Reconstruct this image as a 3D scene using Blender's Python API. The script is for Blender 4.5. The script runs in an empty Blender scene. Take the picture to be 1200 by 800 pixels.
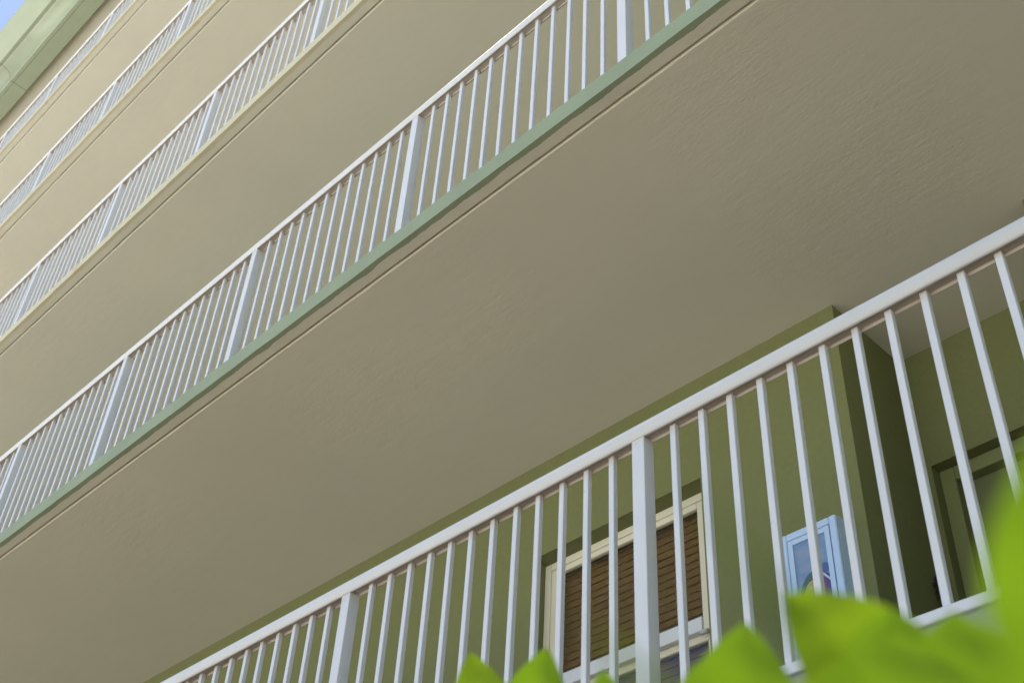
import bpy, bmesh, math, random
from mathutils import Vector, Matrix

random.seed(7)
scene = bpy.context.scene
COL = scene.collection

# ---------------------------------------------------------------- camera
cam_d = bpy.data.cameras.new("camera")
cam = bpy.data.objects.new("camera", cam_d)
COL.objects.link(cam)
cam_d.sensor_width = 36.0
cam_d.lens = 44.05
cam_d.clip_start = 0.01
cam_d.clip_end = 3000
RGT = Vector((0.7004, 0.7120, 0.0493)).normalized()
FWD = Vector((-0.5579, 0.5032, 0.6600)).normalized()
UPV = RGT.cross(FWD).normalized()
RGT = FWD.cross(UPV).normalized()
m = Matrix((RGT, UPV, -FWD)).transposed().to_4x4()
m.translation = (0.0, -2.4818, 1.5)
cam.matrix_world = m
cam_d.dof.use_dof = True
cam_d.dof.focus_distance = 5.2
cam_d.dof.aperture_fstop = 6.3
scene.camera = cam

# ---------------------------------------------------------------- sky, sun, exposure
SUN_EL, SUN_AZ = math.radians(72.0), math.radians(-80.0)   # azimuth from +Y towards +X
world = bpy.data.worlds.new("World")
scene.world = world
world.use_nodes = True
wn = world.node_tree
sky = wn.nodes.new("ShaderNodeTexSky")
sky.sky_type = 'NISHITA'
sky.sun_disc = False
sky.sun_elevation = SUN_EL
sky.sun_rotation = SUN_AZ
sky.air_density = 1.0
sky.dust_density = 0.35
sky.ozone_density = 1.0
bg = wn.nodes["Background"]
bg.inputs[1].default_value = 0.085
wn.links.new(sky.outputs[0], bg.inputs[0])

sun_d = bpy.data.lights.new("sun", 'SUN')
sun_d.energy = 5.0
sun_d.angle = math.radians(0.55)
sun_d.color = (1.0, 0.95, 0.87)
sun = bpy.data.objects.new("sun", sun_d)
COL.objects.link(sun)
to_sun = Vector((math.sin(SUN_AZ) * math.cos(SUN_EL), math.cos(SUN_AZ) * math.cos(SUN_EL), math.sin(SUN_EL)))
sun.rotation_euler = to_sun.to_track_quat('Z', 'Y').to_euler()

vs = scene.view_settings
vs.view_transform = 'Standard'
vs.look = 'None'
vs.exposure = 1.30
vs.gamma = 1.0
vs.use_curve_mapping = False
scene.cycles.use_denoising = True
scene.cycles.max_bounces = 10
scene.cycles.diffuse_bounces = 6
scene.cycles.sample_clamp_indirect = 8.0


# ---------------------------------------------------------------- materials
def new_mat(name):
    mt = bpy.data.materials.new(name)
    mt.use_nodes = True
    nt = mt.node_tree
    return mt, nt, nt.nodes["Principled BSDF"]


def noise(nt, scale, detail=4.0, rough=0.55, vec=None, stretch=None):
    n = nt.nodes.new("ShaderNodeTexNoise")
    n.inputs["Scale"].default_value = scale
    n.inputs["Detail"].default_value = detail
    n.inputs["Roughness"].default_value = rough
    tc = nt.nodes.new("ShaderNodeNewGeometry")
    src = tc.outputs["Position"]
    if stretch:
        mp = nt.nodes.new("ShaderNodeMapping")
        mp.inputs["Scale"].default_value = stretch[:3]
        if len(stretch) > 3:
            mp.inputs["Rotation"].default_value = (0, 0, stretch[3])
        nt.links.new(src, mp.inputs[0])
        src = mp.outputs[0]
    nt.links.new(src, n.inputs["Vector"])
    return n.outputs["Fac"]


def ramp(nt, fac, p0, p1, c0=(0, 0, 0, 1), c1=(1, 1, 1, 1)):
    r = nt.nodes.new("ShaderNodeValToRGB")
    r.color_ramp.elements[0].position = p0
    r.color_ramp.elements[1].position = p1
    r.color_ramp.elements[0].color = c0
    r.color_ramp.elements[1].color = c1
    nt.links.new(fac, r.inputs[0])
    return r.outputs[0]


def mix(nt, fac, a, b):
    x = nt.nodes.new("ShaderNodeMix")
    x.data_type = 'RGBA'
    for sock, v in ((x.inputs[0], fac), (x.inputs[6], a), (x.inputs[7], b)):
        if isinstance(v, (int, float)):
            sock.default_value = v
        elif isinstance(v, (tuple, list)):
            sock.default_value = tuple(v) + ((1.0,) if len(v) == 3 else ())
        else:
            nt.links.new(v, sock)
    return x.outputs[2]


def math_node(nt, op, a, b=None):
    x = nt.nodes.new("ShaderNodeMath")
    x.operation = op
    for i, v in enumerate((a, b)):
        if v is None:
            continue
        if isinstance(v, (int, float)):
            x.inputs[i].default_value = v
        else:
            nt.links.new(v, x.inputs[i])
    return x.outputs[0]


def bump(nt, bsdf, height, strength, dist):
    b = nt.nodes.new("ShaderNodeBump")
    b.inputs["Strength"].default_value = strength
    b.inputs["Distance"].default_value = dist
    nt.links.new(height, b.inputs["Height"])
    nt.links.new(b.outputs[0], bsdf.inputs["Normal"])


def mottled(nt, col, amt, scale, detail=5.0):
    """colour varied by noise: +-amt"""
    f = ramp(nt, noise(nt, scale, detail), 0.3, 0.7)
    lo = tuple(c * (1 - amt) for c in col)
    hi = tuple(min(1, c * (1 + amt)) for c in col)
    return mix(nt, f, lo, hi)


def plaster_mat(name, col, amt=0.05, bump_s=0.35, rough=0.8):
    mt, nt, b = new_mat(name)
    c1 = mottled(nt, col, amt, 1.3)
    f = ramp(nt, noise(nt, 45, 3), 0.35, 0.7)
    c2 = mix(nt, f, c1, tuple(c * 0.93 for c in col))
    nt.links.new(c2, b.inputs["Base Color"])
    b.inputs["Roughness"].default_value = rough
    b.inputs["Specular IOR Level"].default_value = 0.3
    bump(nt, b, noise(nt, 120, 4), bump_s, 0.002)
    return mt


def slab_mat(name, soffit, kerb, kerb_under_w=-0.077):
    """slab: soffit paint, with kerb paint brushed over the outer edge up to a ragged line"""
    mt, nt, b = new_mat(name)
    # trowel sweeps in the soffit render coat
    sweep = noise(nt, 9.0, 6, 0.62, stretch=(0.55, 2.6, 1.0, 0.5))
    fine = noise(nt, 60, 3, 0.6, stretch=(0.7, 1.6, 1.0, 0.3))
    c1 = mottled(nt, soffit, 0.035, 0.7)
    c1 = mix(nt, math_node(nt, 'MULTIPLY', ramp(nt, sweep, 0.35, 0.75), 0.35), c1, tuple(c * 0.93 for c in soffit))
    k1 = mottled(nt, kerb, 0.06, 3.0)
    k1 = mix(nt, math_node(nt, 'MULTIPLY', ramp(nt, noise(nt, 70, 4), 0.55, 0.75), 0.3), k1, tuple(c * 0.75 for c in kerb))
    if kerb[0] > 0.5:   # rust-brown runs on the cream edges
        k1 = mix(nt, math_node(nt, 'MULTIPLY', ramp(nt, noise(nt, 3.2, 6, 0.7, stretch=(1, .3, .3)), 0.58, 0.70), 0.55), k1, (0.42, 0.27, 0.10))
    g = nt.nodes.new("ShaderNodeNewGeometry")
    s = nt.nodes.new("ShaderNodeSeparateXYZ")
    nt.links.new(g.outputs["Position"], s.inputs[0])
    wob = math_node(nt, 'ADD', math_node(nt, 'MULTIPLY', noise(nt, 6.0, 5, 0.65, stretch=(1, 0.2, 0.2)), 0.030), kerb_under_w - 0.015)
    mask = math_node(nt, 'LESS_THAN', s.outputs["Y"], wob)
    nt.links.new(mix(nt, mask, c1, k1), b.inputs["Base Color"])
    b.inputs["Roughness"].default_value = 0.75
    b.inputs["Specular IOR Level"].default_value = 0.3
    h = math_node(nt, 'ADD', math_node(nt, 'MULTIPLY', sweep, 1.0), math_node(nt, 'MULTIPLY', fine, 0.6))
    patch = ramp(nt, noise(nt, 1.1, 3), 0.35, 0.68)
    h = math_node(nt, 'MULTIPLY', h, math_node(nt, 'ADD', math_node(nt, 'MULTIPLY', patch, 0.8), 0.2))
    bump(nt, b, h, 0.5, 0.0040)
    return mt


def paint_mat(name, col, rough=0.35, amt=0.03, grime=None, underside=False):
    mt, nt, b = new_mat(name)
    c = mottled(nt, col, amt, 5.0)
    spots = ramp(nt, noise(nt, 160, 3), 0.66, 0.72)
    c = mix(nt, math_node(nt, 'MULTIPLY', spots, 0.25), c, tuple(v * 0.6 for v in col))
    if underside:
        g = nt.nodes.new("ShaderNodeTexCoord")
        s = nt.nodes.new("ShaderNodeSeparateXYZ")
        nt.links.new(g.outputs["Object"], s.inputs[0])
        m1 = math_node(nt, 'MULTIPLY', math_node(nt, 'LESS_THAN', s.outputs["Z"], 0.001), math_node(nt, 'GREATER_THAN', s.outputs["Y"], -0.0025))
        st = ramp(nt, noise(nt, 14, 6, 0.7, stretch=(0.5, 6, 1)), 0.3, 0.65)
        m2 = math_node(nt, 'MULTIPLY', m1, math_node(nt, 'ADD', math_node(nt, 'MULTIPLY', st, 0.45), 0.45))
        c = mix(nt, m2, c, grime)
    if name == 'white':   # rust bleeding from the welds at the tops of bars and posts
        g = nt.nodes.new("ShaderNodeTexCoord")
        s = nt.nodes.new("ShaderNodeSeparateXYZ")
        nt.links.new(g.outputs["Object"], s.inputs[0])
        up = ramp(nt, math_node(nt, 'ADD', math_node(nt, 'MULTIPLY', s.outputs["Z"], 1.0), 0.07), 0.02, 0.072)
        lim = math_node(nt, 'LESS_THAN', s.outputs["Z"], 0.01)
        st = ramp(nt, noise(nt, 22, 5, 0.65), 0.38, 0.65)
        c = mix(nt, math_node(nt, 'MULTIPLY', math_node(nt, 'MULTIPLY', up, lim), math_node(nt, 'MULTIPLY', st, 0.6)), c, (0.42, 0.31, 0.19))
        chips = ramp(nt, noise(nt, 38, 4, 0.6), 0.70, 0.73)
        c = mix(nt, math_node(nt, 'MULTIPLY', chips, 0.45), c, (0.34, 0.30, 0.26))
    nt.links.new(c, b.inputs["Base Color"])
    b.inputs["Roughness"].default_value = rough
    bump(nt, b, noise(nt, 90, 2), 0.08, 0.001)
    return mt


SOFFIT = (0.625, 0.605, 0.487)
GREEN = (0.164, 0.178, 0.070)
M = {}
M['slab_green'] = slab_mat('slab_green', SOFFIT, (0.265, 0.315, 0.205))
M['slab_cream'] = slab_mat('slab_cream', SOFFIT, (0.55, 0.51, 0.345))
M['roof_soffit'] = plaster_mat('roof_soffit', SOFFIT)
M['wall_green'] = plaster_mat('wall_green', GREEN, 0.05, 0.15)
M['wall_tan'] = plaster_mat('wall_tan', (0.55, 0.47, 0.33))
M['white'] = paint_mat('white', (0.635, 0.648, 0.65), 0.42)
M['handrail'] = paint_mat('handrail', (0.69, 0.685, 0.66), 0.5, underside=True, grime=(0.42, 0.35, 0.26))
M['eave'] = paint_mat('eave', (0.31, 0.35, 0.235), 0.3, 0.03)
M['frame'] = paint_mat('frame', (0.66, 0.62, 0.47), 0.4)
M['door'] = paint_mat('door', (0.13, 0.145, 0.06), 0.45, 0.05)
M['door_frame'] = paint_mat('door_frame', (0.18, 0.20, 0.075), 0.45, 0.05)
M['steel'] = paint_mat('steel', (0.42, 0.42, 0.40), 0.35)
M['black'] = paint_mat('black', (0.012, 0.012, 0.012), 0.6)
M['gap'] = paint_mat('gap', (0.02, 0.02, 0.02), 0.8)
M['cabinet'] = paint_mat('cabinet', (0.47, 0.62, 0.83), 0.3)
M['floor'] = plaster_mat('floor', (0.13, 0.13, 0.125), 0.08, 0.2)
M['wreath'] = paint_mat('wreath', (0.02, 0.02, 0.012), 0.8)


def blind_mat():
    mt, nt, b = new_mat('blind')
    c = mottled(nt, (0.19, 0.09, 0.015), 0.12, 8)
    c = mix(nt, ramp(nt, noise(nt, 30, 5, 0.6, stretch=(0.15, 1, 3)), 0.4, 0.7), c, (0.15, 0.07, 0.012))
    nt.links.new(c, b.inputs["Base Color"])
    b.inputs["Roughness"].default_value = 0.5
    return mt


M['blind'] = blind_mat()


def glass_mat():
    mt = bpy.data.materials.new('window_glass')
    mt.use_nodes = True
    nt = mt.node_tree
    nt.nodes.remove(nt.nodes["Principled BSDF"])
    out = nt.nodes["Material Output"]
    fr = nt.nodes.new("ShaderNodeFresnel")
    fr.inputs[0].default_value = 1.75
    tr = nt.nodes.new("ShaderNodeBsdfTransparent")
    tr.inputs[0].default_value = (0.90, 0.93, 0.92, 1)
    gl = nt.nodes.new("ShaderNodeBsdfGlossy")
    gl.inputs["Roughness"].default_value = 0.02
    mx = nt.nodes.new("ShaderNodeMixShader")
    gb = nt.nodes.new('ShaderNodeNewGeometry')
    front = math_node(nt, 'SUBTRACT', 1.0, gb.outputs['Backfacing'])      # only the outer face of each pane mirrors
    nt.links.new(math_node(nt, 'MULTIPLY', fr.outputs[0], front), mx.inputs[0])
    nt.links.new(tr.outputs[0], mx.inputs[1])
    nt.links.new(gl.outputs[0], mx.inputs[2])
    nt.links.new(mx.outputs[0], out.inputs[0])
    return mt


M['glass'] = glass_mat()


def leaf_mat(name, col):
    mt = bpy.data.materials.new(name)
    mt.use_nodes = True
    nt = mt.node_tree
    b = nt.nodes["Principled BSDF"]
    out = nt.nodes["Material Output"]
    c = mottled(nt, col, 0.2, 25)
    nt.links.new(c, b.inputs["Base Color"])
    b.inputs["Roughness"].default_value = 0.5
    b.inputs["Specular IOR Level"].default_value = 0.15
    t = nt.nodes.new("ShaderNodeBsdfTranslucent")
    t.inputs[0].default_value = (col[0] * 1.5, col[1] * 1.35, col[2] * 0.7, 1)
    mx = nt.nodes.new("ShaderNodeMixShader")
    mx.inputs[0].default_value = 0.5
    nt.links.new(b.outputs[0], mx.inputs[1])
    nt.links.new(t.outputs[0], mx.inputs[2])
    nt.links.new(mx.outputs[0], out.inputs[0])
    return mt


M['leaf'] = leaf_mat('leaf', (0.080, 0.155, 0.010))
M['leaf2'] = leaf_mat('leaf2', (0.088, 0.155, 0.010))
M['bark'] = paint_mat('bark', (0.10, 0.09, 0.05), 0.8, 0.2)


def ground_mat():
    mt, nt, b = new_mat('paving')
    c = mottled(nt, (0.62, 0.61, 0.585), 0.07, 0.35)
    c = mix(nt, math_node(nt, 'MULTIPLY', ramp(nt, noise(nt, 40, 5), 0.4, 0.7), 0.4), c, (0.54, 0.53, 0.50))
    nt.links.new(c, b.inputs["Base Color"])
    b.inputs["Roughness"].default_value = 0.9
    bump(nt, b, noise(nt, 80, 4), 0.3, 0.004)
    return mt


M['ground'] = ground_mat()


def poster_mat():
    """flat printed picture behind the cabinet's pane: pale sky, rounded green shape, yellow and purple patches"""
    mt, nt, b = new_mat('poster')
    tc = nt.nodes.new("ShaderNodeTexCoord")
    s = nt.nodes.new("ShaderNodeSeparateXYZ")
    nt.links.new(tc.outputs["Generated"], s.inputs[0])
    X, Z = s.outputs["X"], s.outputs["Z"]

    def disc(cx, cz, rx, rz):
        dx = math_node(nt, 'DIVIDE', math_node(nt, 'SUBTRACT', X, cx), rx)
        dz = math_node(nt, 'DIVIDE', math_node(nt, 'SUBTRACT', Z, cz), rz)
        r = math_node(nt, 'ADD', math_node(nt, 'MULTIPLY', dx, dx), math_node(nt, 'MULTIPLY', dz, dz))
        return math_node(nt, 'LESS_THAN', r, 1.0)

    def band(v, a, bb):
        return math_node(nt, 'MULTIPLY', math_node(nt, 'GREATER_THAN', v, a), math_node(nt, 'LESS_THAN', v, bb))
    c = mix(nt, ramp(nt, noise(nt, 9, 3, 0.5, stretch=(1, 1, 3)), 0.4, 0.65), (0.27, 0.38, 0.62), (0.40, 0.44, 0.64))
    c = mix(nt, disc(0.56, 0.52, 0.50, 0.20), c, (0.07, 0.17, 0.10))
    c = mix(nt, disc(0.86, 0.70, 0.13, 0.05), c, (0.10, 0.14, 0.40))
    c = mix(nt, disc(0.92, 0.55, 0.26, 0.10), c, (0.12, 0.03, 0.28))
    c = mix(nt, disc(0.55, 0.56, 0.30, 0.12), c, (0.28, 0.07, 0.09))
    c = mix(nt, disc(0.44, 0.50, 0.27, 0.14), c, (0.62, 0.55, 0.10))
    diag = math_node(nt, 'ADD', math_node(nt, 'MULTIPLY', X, 0.35), Z)
    wm = math_node(nt, 'MULTIPLY', band(diag, 0.925, 0.95), math_node(nt, 'GREATER_THAN', X, 0.62))
    c = mix(nt, wm, c, (0.8, 0.82, 0.85))
    dots = math_node(nt, 'MULTIPLY', disc(0.44, 0.52, 0.22, 0.10), math_node(nt, 'GREATER_THAN', noise(nt, 130, 0), 0.66))
    c = mix(nt, dots, c, (0.30, 0.22, 0.05))
    c = mix(nt, math_node(nt, 'LESS_THAN', Z, 0.36), c, (0.10, 0.20, 0.20))
    c = mix(nt, math_node(nt, 'LESS_THAN', Z, 0.13), c, (0.40, 0.38, 0.28))
    c = mix(nt, band(Z, 0.125, 0.14), c, (0.7, 0.7, 0.62))
    nt.links.new(c, b.inputs["Base Color"])
    b.inputs["Roughness"].default_value = 0.5
    return mt


M['poster'] = poster_mat()


# ---------------------------------------------------------------- mesh helpers
def link(name, me, mat, parent=None, loc=(0, 0, 0)):
    o = bpy.data.objects.new(name, me)
    COL.objects.link(o)
    if mat is not None and not me.materials:
        me.materials.append(M[mat])
    o.location = loc
    if parent is not None:
        o.parent = parent
    return o


def mesh_of(name, bm, smooth=False):
    bmesh.ops.recalc_face_normals(bm, faces=bm.faces)
    me = bpy.data.meshes.new(name)
    bm.to_mesh(me)
    bm.free()
    if smooth:
        for p in me.polygons:
            p.use_smooth = True
    return me


def add_box(bm, x0, x1, y0, y1, z0, z1):
    v = [bm.verts.new(p) for p in ((x0, y0, z0), (x1, y0, z0), (x1, y1, z0), (x0, y1, z0),
                                   (x0, y0, z1), (x1, y0, z1), (x1, y1, z1), (x0, y1, z1))]
    return [bm.faces.new([v[i] for i in f]) for f in ((0, 3, 2, 1), (4, 5, 6, 7), (0, 1, 5, 4), (1, 2, 6, 5), (2, 3, 7, 6), (3, 0, 4, 7))]


def box_mesh(name, x0, x1, y0, y1, z0, z1, bev=0.0, seg=1):
    bm = bmesh.new()
    add_box(bm, x0, x1, y0, y1, z0, z1)
    if bev:
        bmesh.ops.bevel(bm, geom=bm.edges[:], offset=bev, segments=seg, affect='EDGES', profile=0.5)
    return mesh_of(name, bm)


def extrude_x(name, prof, x0, x1, step=None, jitter=None, smooth_idx=None):
    """closed (y, z) profile swept along x; jitter: {profile index: mm}"""
    bm = bmesh.new()
    n = max(1, int(round((x1 - x0) / step))) if step else 1
    rings = []
    for i in range(n + 1):
        x = x0 + (x1 - x0) * i / n
        ring = []
        for k, (y, z) in enumerate(prof):
            j = jitter.get(k, 0) if jitter else 0
            ring.append(bm.verts.new((x, y + random.gauss(0, 1) * j, z + random.gauss(0, 1) * j)))
        rings.append(ring)
    np_ = len(prof)
    for i in range(n):
        for k in range(np_):
            k2 = (k + 1) % np_
            f = bm.faces.new((rings[i][k], rings[i + 1][k], rings[i + 1][k2], rings[i][k2]))
            if smooth_idx and k in smooth_idx:
                f.smooth = True
    bm.faces.new(rings[0])
    bm.faces.new(list(reversed(rings[-1])))
    bmesh.ops.recalc_face_normals(bm, faces=bm.faces)
    me = bpy.data.meshes.new(name)
    bm.to_mesh(me)
    bm.free()
    return me


def empty(name, loc=(0, 0, 0)):
    o = bpy.data.objects.new(name, None)
    o.empty_display_size = 0.2
    o.location = loc
    COL.objects.link(o)
    return o


def tag(o, label, cat, group=None):
    o["label"] = label
    o["category"] = cat
    if group:
        o["group"] = group
    return o


# ---------------------------------------------------------------- dimensions
P = 1.5                                  # post spacing
XL, XR = -25.0, 5.0                      # ends of the block
ZT = [3.957, 6.931, 9.831, 12.704, 15.571]        # handrail underside, storey by storey
OFF = [-3.612, -8.156, -9.627, -11.134, -12.622]  # x of one post on each storey
LIP_TOP = [2.911, 5.850, 8.750, 11.623, 14.490]
LIP_BOT = [2.795, 5.739, 8.652, 11.530, 14.395]
YW = 1.61                                # wall face of the open corridors
YR = 2.195                               # back of the door recess
YB = 9.0

# ---------------------------------------------------------------- ground
bm = bmesh.new()
S = 600.0
vv = [bm.verts.new(p) for p in ((-S, -S, 0), (S, -S, 0), (S, S, 0), (-S, S, 0))]
bm.faces.new(vv)
g = link('ground', mesh_of('ground', bm), 'ground')
g["kind"] = "structure"
# unseen bare-soil bed, added to darken the ground bounce onto lower soffits
bm = bmesh.new()
nx, ny = 60, 12
gv = [[bm.verts.new((-30 + 40 * i / nx, -7.2 + 8.7 * j / ny, 0.03 + random.uniform(-.02, .03))) for j in range(ny + 1)] for i in range(nx + 1)]
for i in range(nx):
    for j in range(ny):
        bm.faces.new((gv[i][j], gv[i + 1][j], gv[i + 1][j + 1], gv[i][j + 1]))
M['soil'] = plaster_mat('soil', (0.115, 0.082, 0.05), 0.25, 0.8, 0.95)
g = link('unseen_soil_bed', mesh_of('unseen_soil_bed', bm), 'soil')
g["kind"] = "structure"

# ---------------------------------------------------------------- building
bld = empty('apartment_building', (-10, 0, 0))
tag(bld, 'multi-storey apartment block with green walls, beige balcony undersides and a green eave', 'building')
BX = 10.0   # children are given in world x; the empty stands at x = -10


def bpart(name, me, mat, parent=None):
    o = link(name, me, mat, parent or bld)
    if parent is None:
        o.location = (BX, 0, 0)
    return o


# balcony slabs
slabs = []
for i in range(5):
    zb, zt = LIP_BOT[i], LIP_TOP[i]
    prof = [(-0.106, zb), (-0.026, zb), (-0.024, zb + 0.013), (-0.013, zb + 0.013), (-0.006, zb + 0.0005), (0.0, zb),
            (YB, zb), (YB, zt - 0.02), (0.09, zt - 0.02), (0.085, zt), (-0.100, zt), (-0.106, zt - 0.006)]
    # storey above: same slab, edge slightly uneven like hand-finished render
    me = extrude_x('balcony_slab', prof, XL, XR, 0.12,
                   {0: 0.0008, 1: 0.0003, 2: 0.0003, 3: 0.0003, 4: 0.0003, 5: 0.0002, 11: 0.0008, 10: 0.0006})
    o = bpart('balcony_slab', me, 'slab_green' if i < 2 else 'slab_cream')
    slabs.append(o)
    # unseen sheet flooring of the open corridor, added dark to cut bounce into the recess
    bpart('corridor_floor', box_mesh('corridor_floor', XL + 0.01, XR - 0.01, 0.10, 2.19 if i == 0 else YW - 0.004, zt - 0.019, zt - 0.013), 'floor')

# walls: ground storey and upper storeys plain, first storey with window opening and door recess
WX0, WX1 = -4.25, -3.09
WZ0, WZ1 = 3.72, 5.115
RX0, RX1 = -2.235, -1.235
DX0, DX1, DZ1 = -2.178, -1.292, 5.063
z0, z1 = LIP_TOP[0] - 0.02, LIP_BOT[1]
bm = bmesh.new()
T = 0.22
add_box(bm, XL, WX0, YW, YW + T, z0, z1)
add_box(bm, WX0, WX1, YW, YW + T, WZ1, z1)
add_box(bm, WX0, WX1, YW, YW + T, z0, WZ0)
add_box(bm, WX1, RX0 - T, YW, YW + T, z0, z1)
add_box(bm, RX0 - T, RX0, YW, YR, z0, z1)              # recess cheek
add_box(bm, RX0 - T, DX0, YR, YR + 0.3, z0, z1)
add_box(bm, DX0, DX1, YR, YR + 0.3, DZ1, z1)
add_box(bm, DX1, RX1 + T, YR, YR + 0.3, z0, z1)
add_box(bm, RX1, RX1 + T, YW, YR, z0, z1)
add_box(bm, RX1 + T, XR, YW, YW + T, z0, z1)
bmesh.ops.remove_doubles(bm, verts=bm.verts, dist=0.0005)
bpart('wall', mesh_of('wall', bm), 'wall_green')
# dark rooms behind the openings
bpart('room_back', box_mesh('room_back', -5.4, -2.6, 2.9, 3.0, z0, z1), 'wall_tan')
zz = [(0.0, LIP_BOT[0]), (LIP_TOP[1] - .02, LIP_BOT[2]), (LIP_TOP[2] - .02, LIP_BOT[3]), (LIP_TOP[3] - .02, LIP_BOT[4]), (LIP_TOP[4] - .02, 17.38)]
for k, (a, b) in enumerate(zz):
    bpart('wall', box_mesh('wall', XL, XR, YW, YW + T, a, b), 'wall_green' if k < 2 else 'wall_tan')
for xa, xb in ((XL, XL + 0.2), (XR - 0.2, XR)):
    bpart('end_wall', box_mesh('end_wall', xa - 0.01, xb + 0.01, YW + T + 0.002, YB - 0.01, 0.0, 17.37), 'wall_green')

# roof and eave
roof = bpart('roof', extrude_x('roof', [(0.06, 17.38), (YB + 0.4, 17.38), (YB + 0.4, 17.75), (0.06, 17.75)], XL - 0.3, XR + 0.3), 'roof_soffit')
ep = [(0.098, 17.385), (0.098, 17.256), (0.092, 17.25),
      (-0.118, 17.25), (-0.120, 17.258), (-0.128, 17.258), (-0.130, 17.25),
      (-0.181, 17.25), (-0.190, 17.258)]
# lower face: steep at first, then sweeping outward
for t in range(1, 9):
    a = t / 8
    ep.append((-0.190 - 0.192 * a ** 1.7, 17.258 + 0.187 * (1 - (1 - a) ** 1.6)))
cut = len(ep)
ep += [(-0.386, 17.448), (-0.438, 17.445), (-0.446, 17.450),
       (-0.570, 17.560), (-0.688, 17.688), (-0.692, 17.700), (-0.685, 17.712), (0.055, 17.76), (0.055, 17.385)]
PJ = -14.75
k = 0
x = PJ - 3.0 * 3
while x < XR:
    xa, xb = max(x, XL - 0.3) + 0.005, min(x + 3.0, XR + 0.3) - 0.005
    me = extrude_x('eave_panel', ep, xa, xb, None, None, set(range(8, cut - 1)))
    link('eave_panel', me, 'eave', roof)
    x += 3.0
link('eave_backing', extrude_x('eave_backing', [(0.05, 17.39), (0.05, 17.70), (-0.40, 17.66), (-0.35, 17.50), (-0.165, 17.30), (0.05, 17.30)], XL - 0.2, XR + 0.2), 'gap', roof)

# ---------------------------------------------------------------- window
win = empty('window', (BX + WX0, YW, WZ0))
win.parent = bld


def wp(name, x0, x1, y0, y1, z0, z1, mat, bev=0.003):
    me = box_mesh(name, x0 - WX0, x1 - WX0, y0 - YW, y1 - YW, z0 - WZ0, z1 - WZ0, bev)
    return link(name, me, mat, win)


FY = 1.705
wp('frame', WX0 + 0.002, WX0 + 0.045, FY, FY + 0.07, WZ0 + .002, WZ1 - 0.002, 'frame')
wp('frame', WX1 - 0.065, WX1 - 0.002, FY, FY + 0.07, WZ0 + .002, WZ1 - 0.002, 'frame')
wp('frame', WX0 + 0.046, WX1 - 0.066, FY, FY + 0.07, WZ1 - 0.045, WZ1 - 0.002, 'frame')
wp('sill', WX0 + 0.046, WX1 - 0.066, FY - 0.03, FY + 0.07, WZ0 + .002, WZ0 + 0.05, 'frame')
# upper sash
sx0, sx1, sz0, sz1 = WX0 + 0.046, WX1 - 0.066, 4.362, WZ1 - 0.046
wp('sash_stile', sx0, sx0 + 0.040, FY + 0.006, FY + 0.034, sz0, sz1, 'frame')
wp('sash_stile', sx1 - 0.045, sx1, FY + 0.006, FY + 0.034, sz0, sz1, 'frame')
wp('sash_rail', sx0 + 0.041, sx1 - 0.046, FY + 0.006, FY + 0.034, sz1 - 0.035, sz1, 'frame')
wp('meeting_rail', sx0 + 0.041, sx1 - 0.046, FY - 0.002, FY + 0.034, sz0, 4.435, 'white')
wp('glass_pane', sx0 + 0.035, sx1 - 0.04, FY + 0.020, FY + 0.024, 4.43, sz1 - 0.03, 'glass', 0)
# lower sash, set back
wp('meeting_rail', sx0, sx1, FY + 0.036, FY + 0.062, 4.328, 4.395, 'frame')
wp('sash_stile', sx0, sx0 + 0.040, FY + 0.036, FY + 0.062, WZ0 + 0.051, 4.327, 'frame')
wp('sash_stile', sx1 - 0.045, sx1, FY + 0.036, FY + 0.062, WZ0 + 0.051, 4.327, 'frame')
wp('glass_pane', sx0 + 0.035, sx1 - 0.04, FY + 0.048, FY + 0.052, WZ0 + 0.051, 4.335, 'glass', 0)
wp('latch', sx1 - 0.055, sx1 - 0.012, FY - 0.012, FY + 0.006, 4.338, 4.360, 'steel', 0.004)
# blind behind the panes
pitch = 0.043
bm = bmesh.new()
hh = 0.0178
sect = [(0.004, hh + 0.003), (0.000, -hh), (0.0025, -hh), (0.0065, hh + 0.003)]
me_slat = extrude_x('slat', sect, 0.0, sx1 - sx0 - 0.04)
bm.free()
z = WZ1 - 0.03
while z > WZ0 + 0.05:
    link('slat', me_slat, 'blind', win, (sx0 + 0.02 - WX0, FY + 0.085 - YW, z - WZ0))
    z -= pitch

# ---------------------------------------------------------------- door in the recess
door = empty('door', (BX + DX0, YR, z0))
door.parent = bld


def dp(name, x0, x1, y0, y1, za, zb, mat, bev=0.003):
    return link(name, box_mesh(name, x0 - DX0, x1 - DX0, y0 - YR, y1 - YR, za - z0, zb - z0, bev), mat, door)


FD = YR + 0.065
dp('frame', DX0 + .002, DX0 + 0.075, FD, FD + 0.10, z0 + .001, DZ1 - .002, 'door_frame')
dp('frame', DX1 - 0.075, DX1 - .002, FD, FD + 0.10, z0 + .001, DZ1 - .002, 'door_frame')
dp('frame', DX0 + 0.076, DX1 - 0.076, FD, FD + 0.10, DZ1 - 0.075, DZ1 - .002, 'door_frame')
leaf = dp('leaf', DX0 + 0.079, DX1 - 0.079, FD + 0.055, FD + 0.095, z0 + 0.01, DZ1 - 0.079, 'door')
hm = bmesh.new()
add_box(hm, 0.0, 0.022, -0.012, 0.0, -0.06, 0.06)
add_box(hm, 0.004, 0.018, -0.045, -0.012, -0.012, 0.004)
add_box(hm, 0.004, 0.11, -0.058, -0.045, -0.012, 0.004)
hd = link('handle', mesh_of('handle', hm), 'steel', leaf, (DX1 - 0.24 - DX0, FD + 0.054 - YR, 0.98))

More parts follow.
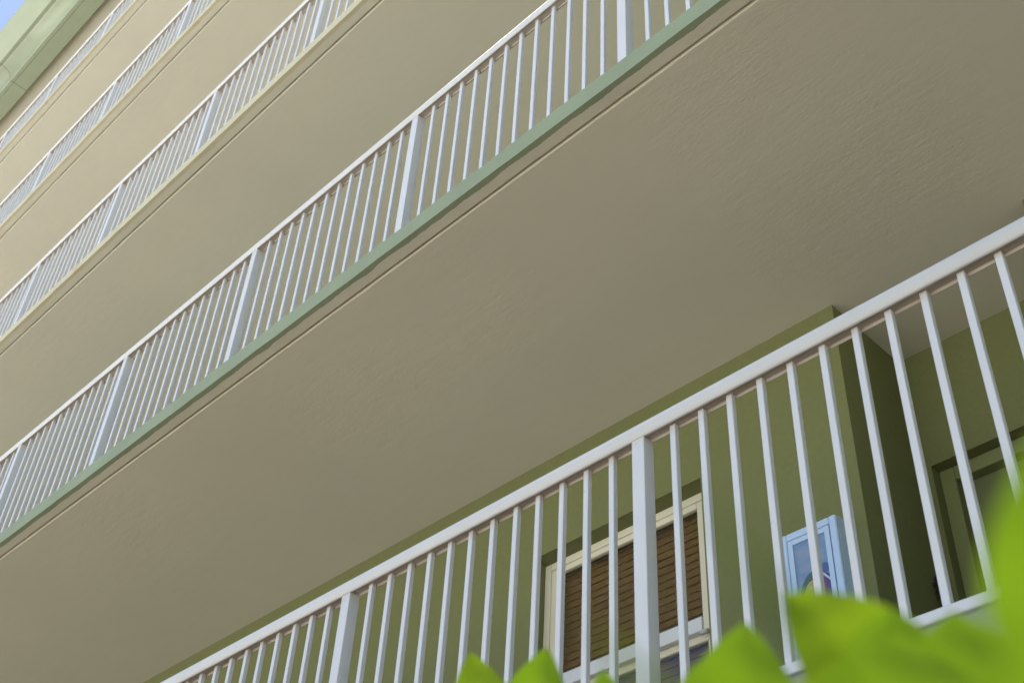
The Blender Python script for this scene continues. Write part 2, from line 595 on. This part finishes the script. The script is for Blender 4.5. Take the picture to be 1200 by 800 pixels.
# ---------------------------------------------------------------- railings
LIPREL = [LIP_TOP[i] - ZT[i] for i in range(5)]
H0 = -0.010
front = [(-0.003, -0.008), (-0.010, -0.003), (-0.0145, 0.010), (-0.0160, 0.024), (-0.0140, 0.038), (-0.0075, 0.050), (0.003, 0.0575), (0.017, 0.0605)]
back = [(0.034 - y, z) for y, z in reversed(front[:-1])]
hp = [(0.033, 0.000), (0.001, 0.000)] + front + back
x_lo, x_hi = -24.0, 4.2
bar_me = box_mesh('baluster', -0.011, 0.011, 0.012, 0.032, -0.946, 0.0005, 0.0018, 1)
post_mes = {}
labels = ['white slatted railing of the lowest balcony, in front of the green wall and window',
          'white slatted railing standing on the mint-green balcony edge',
          'white slatted railing on the cream balcony edge just above the mint-green one',
          'white slatted railing on the second balcony below the green eave',
          'white slatted railing of the top balcony, directly under the green eave']
for i in range(5):
    rl = empty('balcony_railing', (0, 0, ZT[i]))
    tag(rl, labels[i], 'railing', 'balcony railings stacked up the facade')
    n0 = math.ceil((x_lo - OFF[i]) / P)
    n1 = math.floor((x_hi - OFF[i]) / P)
    xa, xb = OFF[i] + n0 * P, OFF[i] + n1 * P
    link('handrail', extrude_x('handrail', hp, xa - 0.06, xb + 0.06, None, None, set(range(2, len(hp) - 1))), 'handrail', rl)
    link('bottom_rail', box_mesh('bottom_rail', xa, xb, -0.003, 0.043, -0.976, -0.946, 0.003), 'white', rl)
    key = round(LIPREL[i], 3)
    if key not in post_mes:
        post_mes[key] = box_mesh('post', -0.0255, 0.0255, -0.0055, 0.0455, key - 0.004, 0.0005, 0.003, 2)
    for n in range(n0, n1 + 1):
        xp = OFF[i] + n * P
        link('post', post_mes[key], 'white', rl, (xp, 0, 0))
        if n < n1:
            for b in range(1, 13):
                link('baluster', bar_me, 'white', rl, (xp + 0.131 + (b - 1) * 0.11255 + random.gauss(0, 0.0012), 0, 0))

# ---------------------------------------------------------------- wall cabinet with a picture
CX0, CX1, CZ0, CZ1, CF = -2.625, -2.335, 3.86, 4.535, 1.53
cab = empty('wall_cabinet', (CX0, YW, CZ0))
tag(cab, 'pale blue metal display cabinet with a glazed picture, mounted on the green wall', 'cabinet')


def cp(name, x0, x1, y0, y1, za, zb, mat, bev=0.0, seg=1, smooth=False):
    me = box_mesh(name, x0 - CX0, x1 - CX0, y0 - YW, y1 - YW, za - CZ0, zb - CZ0, bev, seg)
    if smooth:
        for p in me.polygons:
            p.use_smooth = True
    return link(name, me, mat, cab)


fw_ = 0.036
body = bmesh.new()
add_box(body, 0, CX1 - CX0, CF + 0.02 - YW, -0.001, 0, CZ1 - CZ0)
link('back_box', mesh_of('back_box', body), 'cabinet', cab)
cp('frame', CX0, CX0 + fw_, CF, CF + 0.019, CZ0, CZ1, 'cabinet', 0.008, 3)
cp('frame', CX1 - fw_, CX1, CF, CF + 0.019, CZ0, CZ1, 'cabinet', 0.008, 3)
cp('frame', CX0 + fw_, CX1 - fw_, CF + 0.001, CF + 0.019, CZ1 - fw_, CZ1 - 0.001, 'cabinet', 0.006, 3)
cp('frame', CX0 + fw_, CX1 - fw_, CF + 0.001, CF + 0.019, CZ0 + 0.001, CZ0 + fw_, 'cabinet', 0.006, 3)
cp('seal', CX0 + fw_ + 0.0005, CX1 - fw_ - 0.0005, CF + 0.014, CF + 0.0195, CZ0 + fw_ + 0.0005, CZ1 - fw_ - 0.0005, 'gap')
ix0, ix1, iz0, iz1, w2 = CX0 + fw_ + 0.0035, CX1 - fw_ - 0.0035, CZ0 + fw_ + 0.0035, CZ1 - fw_ - 0.0035, 0.024
cp('door_stile', ix0, ix0 + w2, CF + 0.002, CF + 0.0135, iz0, iz1, 'cabinet', 0.001)
cp('door_stile', ix1 - w2, ix1, CF + 0.002, CF + 0.0135, iz0, iz1, 'cabinet', 0.001)
cp('door_rail', ix0 + w2, ix1 - w2, CF + 0.0025, CF + 0.0135, iz1 - w2, iz1, 'cabinet', 0.001)
cp('door_rail', ix0 + w2, ix1 - w2, CF + 0.0025, CF + 0.0135, iz0, iz0 + w2, 'cabinet', 0.001)
cp('picture', ix0 + w2 + .0005, ix1 - w2 - .0005, CF + 0.010, CF + 0.0133, iz0 + w2 + .0005, iz1 - w2 - .0005, 'poster')
cp('glass_pane', ix0 + w2 + .001, ix1 - w2 - .001, CF + 0.006, CF + 0.008, iz0 + w2 + .001, iz1 - w2 - .001, 'glass')

# ---------------------------------------------------------------- dark dried wreath on the recess wall
bm = bmesh.new()
for k in range(150):
    a = random.uniform(0, 2 * math.pi)
    c = Vector((random.uniform(-0.008, 0.008), math.cos(a) * 0.042, math.sin(a) * 0.062))
    d = Vector((random.gauss(0, 1), random.gauss(0, 1), random.gauss(0, 1))).normalized()
    s = d.orthogonal().normalized() * 0.005
    L_ = random.uniform(0.012, 0.024)
    v = [bm.verts.new(c - d * L_ - s * .3), bm.verts.new(c + s), bm.verts.new(c + d * L_), bm.verts.new(c - s)]
    bm.faces.new(v)
ring = bmesh.ops.create_uvsphere(bm, u_segments=10, v_segments=6, radius=0.004)
bmesh.ops.translate(bm, verts=ring['verts'], vec=(0, 0, 0.066))
wr = link('dried_wreath', mesh_of('dried_wreath', bm), 'wreath', None, (RX0 + 0.022, 2.13, 4.385))
tag(wr, 'small dark bristly wreath hanging beside the recessed door', 'wreath')

# ---------------------------------------------------------------- foreground shrub
shrub = empty('garden_shrub', (-0.30, -1.85, 0))
tag(shrub, 'bright green leafy shrub out of focus in the foreground', 'shrub')
SO = Vector((-0.30, -1.85, 0))


def tube(bm, pts, radii, n=7):
    rings = []
    for i, p in enumerate(pts):
        d = (pts[min(i + 1, len(pts) - 1)] - pts[max(i - 1, 0)]).normalized()
        u = d.orthogonal().normalized()
        w = d.cross(u)
        rings.append([bm.verts.new(p + (u * math.cos(2 * math.pi * k / n) + w * math.sin(2 * math.pi * k / n)) * radii[i]) for k in range(n)])
    for i in range(len(rings) - 1):
        for k in range(n):
            bm.faces.new((rings[i][k], rings[i][(k + 1) % n], rings[i + 1][(k + 1) % n], rings[i + 1][k]))
    bm.faces.new(rings[0][::-1])
    bm.faces.new(rings[-1])


def make_leaf_mesh():
    """unit leaf: base at the origin, tip at +Y 1, half-width 0.5 along X, slightly folded and arched"""
    bm = bmesh.new()
    N, Wn = 14, 6
    rows = []
    for i in range(N + 1):
        t = i / N
        hw = 0.5 * (max(t, 0.0) + 0.01) ** 0.62 * (1.0 - t + 0.004) ** 0.9 / 0.364
        row = []
        for j in range(Wn + 1):
            s = (j / Wn) * 2 - 1
            zz_ = 0.10 * abs(s) * hw * 2 - 0.12 * (t - 0.45) ** 2 + 0.015 * math.sin(t * 18 + s * 2)
            row.append(bm.verts.new((s * hw, t, zz_)))
        rows.append(row)
    for i in range(N):
        for j in range(Wn):
            bm.faces.new((rows[i][j], rows[i][j + 1], rows[i + 1][j + 1], rows[i + 1][j]))
    me = mesh_of('leaf', bm, True)
    return me


leaf_me = {}
for mm in ('leaf', 'leaf2'):
    me = make_leaf_mesh()
    me.materials.append(M[mm])
    leaf_me[mm] = me

CAM = Vector((0, -2.4818, 1.5))
LEAVES = [  # tip, base, width
    ((-0.705, -1.8703, 1.9812), (-0.713, -1.804, 1.867), 0.07),
    ((-0.6282, -1.8579, 1.9648), (-0.6741, -1.8404, 1.8664), 0.06),
    ((-0.3337, -2.0094, 1.8179), (-0.3679, -1.9858, 1.7329), 0.066),
    ((-0.2658, -2.0758, 1.7796), (-0.2289, -2.0225, 1.7242), 0.052),
    ((-0.2224, -2.0647, 1.761), (-0.2497, -2.0443, 1.6947), 0.062),
    ((-0.1876, -2.0844, 1.7384), (-0.2052, -2.06, 1.6731), 0.066),
    ((-0.2214, -2.0981, 1.7319), (-0.2397, -2.0739, 1.6618), 0.08),
    ((-0.0439, -2.2971, 1.6468), (-0.0714, -2.2702, 1.5878), 0.052),
    ((-0.0851, -2.3719, 1.5979), (-0.0745, -2.3425, 1.5629), 0.0014),
    ((-0.1137, -2.3603, 1.5917), (-0.1038, -2.3406, 1.5733), 0.0022),
    ((-0.3928, -1.9754, 1.8282), (-0.4044, -1.9488, 1.766), 0.045),
    ((-0.482, -1.9551, 1.8609), (-0.4923, -1.9246, 1.7952), 0.04),
    ((-0.2028, -2.0837, 1.7245), (-0.225, -2.0664, 1.6637), 0.07),
    ((-0.1978, -2.1174, 1.7213), (-0.2162, -2.095, 1.6567), 0.078),
]
# more leaves lower on the same stems
extra = []
for (tp, bs, w) in LEAVES[:7]:
    for k in range(5):
        b2 = Vector(bs) + Vector((random.uniform(-.06, .06), random.uniform(-.05, .09), random.uniform(-.34, -.08)))
        a = random.uniform(0, 2 * math.pi)
        d = Vector((math.cos(a), math.sin(a), random.uniform(-.2, .6))).normalized() * random.uniform(.06, .09)
        if (b2 - CAM).length > 0.25:
            extra.append((tuple(b2 + d), tuple(b2), random.uniform(.04, .055)))
tops = {}
for n, (tp, bs, w) in enumerate(LEAVES + extra):
    tp, bs = Vector(tp), Vector(bs)
    ln = (tp - bs).length
    yv = (tp - bs).normalized()
    view = (CAM - (tp + bs) / 2).normalized()
    if n < len(LEAVES):
        nz = view + Vector((random.uniform(-.2, .2), random.uniform(-.15, .15), random.uniform(-.25, .05)))
    else:
        nz = Vector((random.uniform(-.4, .4), random.uniform(-.4, .4), 1))
    xv = yv.cross(nz).normalized()
    zv = xv.cross(yv).normalized()
    mt4 = Matrix((xv * w, yv * ln, zv * ln)).transposed().to_4x4()
    mt4.translation = bs - SO
    o = link('leaf', leaf_me['leaf' if n % 3 else 'leaf2'], None, shrub)
    o.matrix_local = mt4
# stems: a trunk, limbs to each leaf base
bm = bmesh.new()
tube(bm, [Vector((0, 0, 0)), Vector((0.01, 0.01, .3)), Vector((-.01, 0.015, .62))], [.018, .015, .012])
link('trunk', mesh_of('trunk', bm, True), 'bark', shrub)
for (tp, bs, w) in LEAVES:
    b = Vector(bs) - SO
    bm = bmesh.new()
    st = Vector((-.01, 0.015, .60))
    m1 = st + Vector(((b.x - st.x) * .6, (b.y - st.y) * .6 + .03, (b.z - st.z) * .45))
    m2 = st + Vector(((b.x - st.x) * .93, (b.y - st.y) * .93 + .02, (b.z - st.z) * .8))
    m2 = m2 if (b + SO - CAM).length > 0.3 else b + Vector((.02, .03, -.10))
    tube(bm, [st, m1, m2, b], [.008, .006, .004 if w > .01 else .0012, .0015 if w > .01 else .0006], 6)
    link('branch', mesh_of('branch', bm, True), 'bark', shrub)

# ---------------------------------------------------------------- unseen tree, added to block light from the right
tree = empty('blocker_tree', (2.9, -2.7, 0))
tag(tree, 'leafy tree added out of view on the right to block light', 'tree')
bm = bmesh.new()
tube(bm, [Vector((0, 0, 0)), Vector((.03, .02, 1.2)), Vector((-.04, .05, 2.4)), Vector((-.02, .1, 4.2)), Vector((.02, .1, 6.4))], [.15, .125, .11, .07, .02], 10)
for k in range(9):
    a = k * 2.4
    z_ = 2.3 + k * 0.42
    r_ = 1.7 - abs(k - 3) * 0.12
    s_ = Vector((-.03, .07, z_))
    e_ = s_ + Vector((math.cos(a) * r_, math.sin(a) * r_, 0.9))
    tube(bm, [s_, (s_ + e_) / 2 + Vector((0, 0, -.12)), e_], [.05, .03, .01], 6)
link('trunk', mesh_of('trunk', bm, True), 'bark', tree)
verts, faces = [], []
clumps = []
for k in range(120):
    while True:
        p = Vector((random.uniform(-1, 1), random.uniform(-1, 1), random.uniform(-1, 1)))
        if 0.35 < p.length < 1:
            break
    clumps.append(Vector((p.x * 2.35, p.y * 2.3, 4.9 + p.z * 3.0)))
for c in clumps:
    for j in range(85):
        d = Vector((random.gauss(0, .24), random.gauss(0, .24), random.gauss(0, .18)))
        c2 = c + d
        u = Vector((random.gauss(0, 1), random.gauss(0, 1), random.gauss(0, .5))).normalized()
        w = u.cross(Vector((random.gauss(0, .5), random.gauss(0, .5), 1))).normalized()
        L1, W1 = random.uniform(.05, .085), random.uniform(.022, .034)
        b0 = len(verts)
        verts += [c2 - u * L1, c2 + w * W1, c2 + u * L1, c2 - w * W1]
        faces.append((b0, b0 + 1, b0 + 2, b0 + 3))
cm = bpy.data.meshes.new('crown')
cm.from_pydata([tuple(v) for v in verts], [], faces)
link('crown', cm, 'leaf', tree)
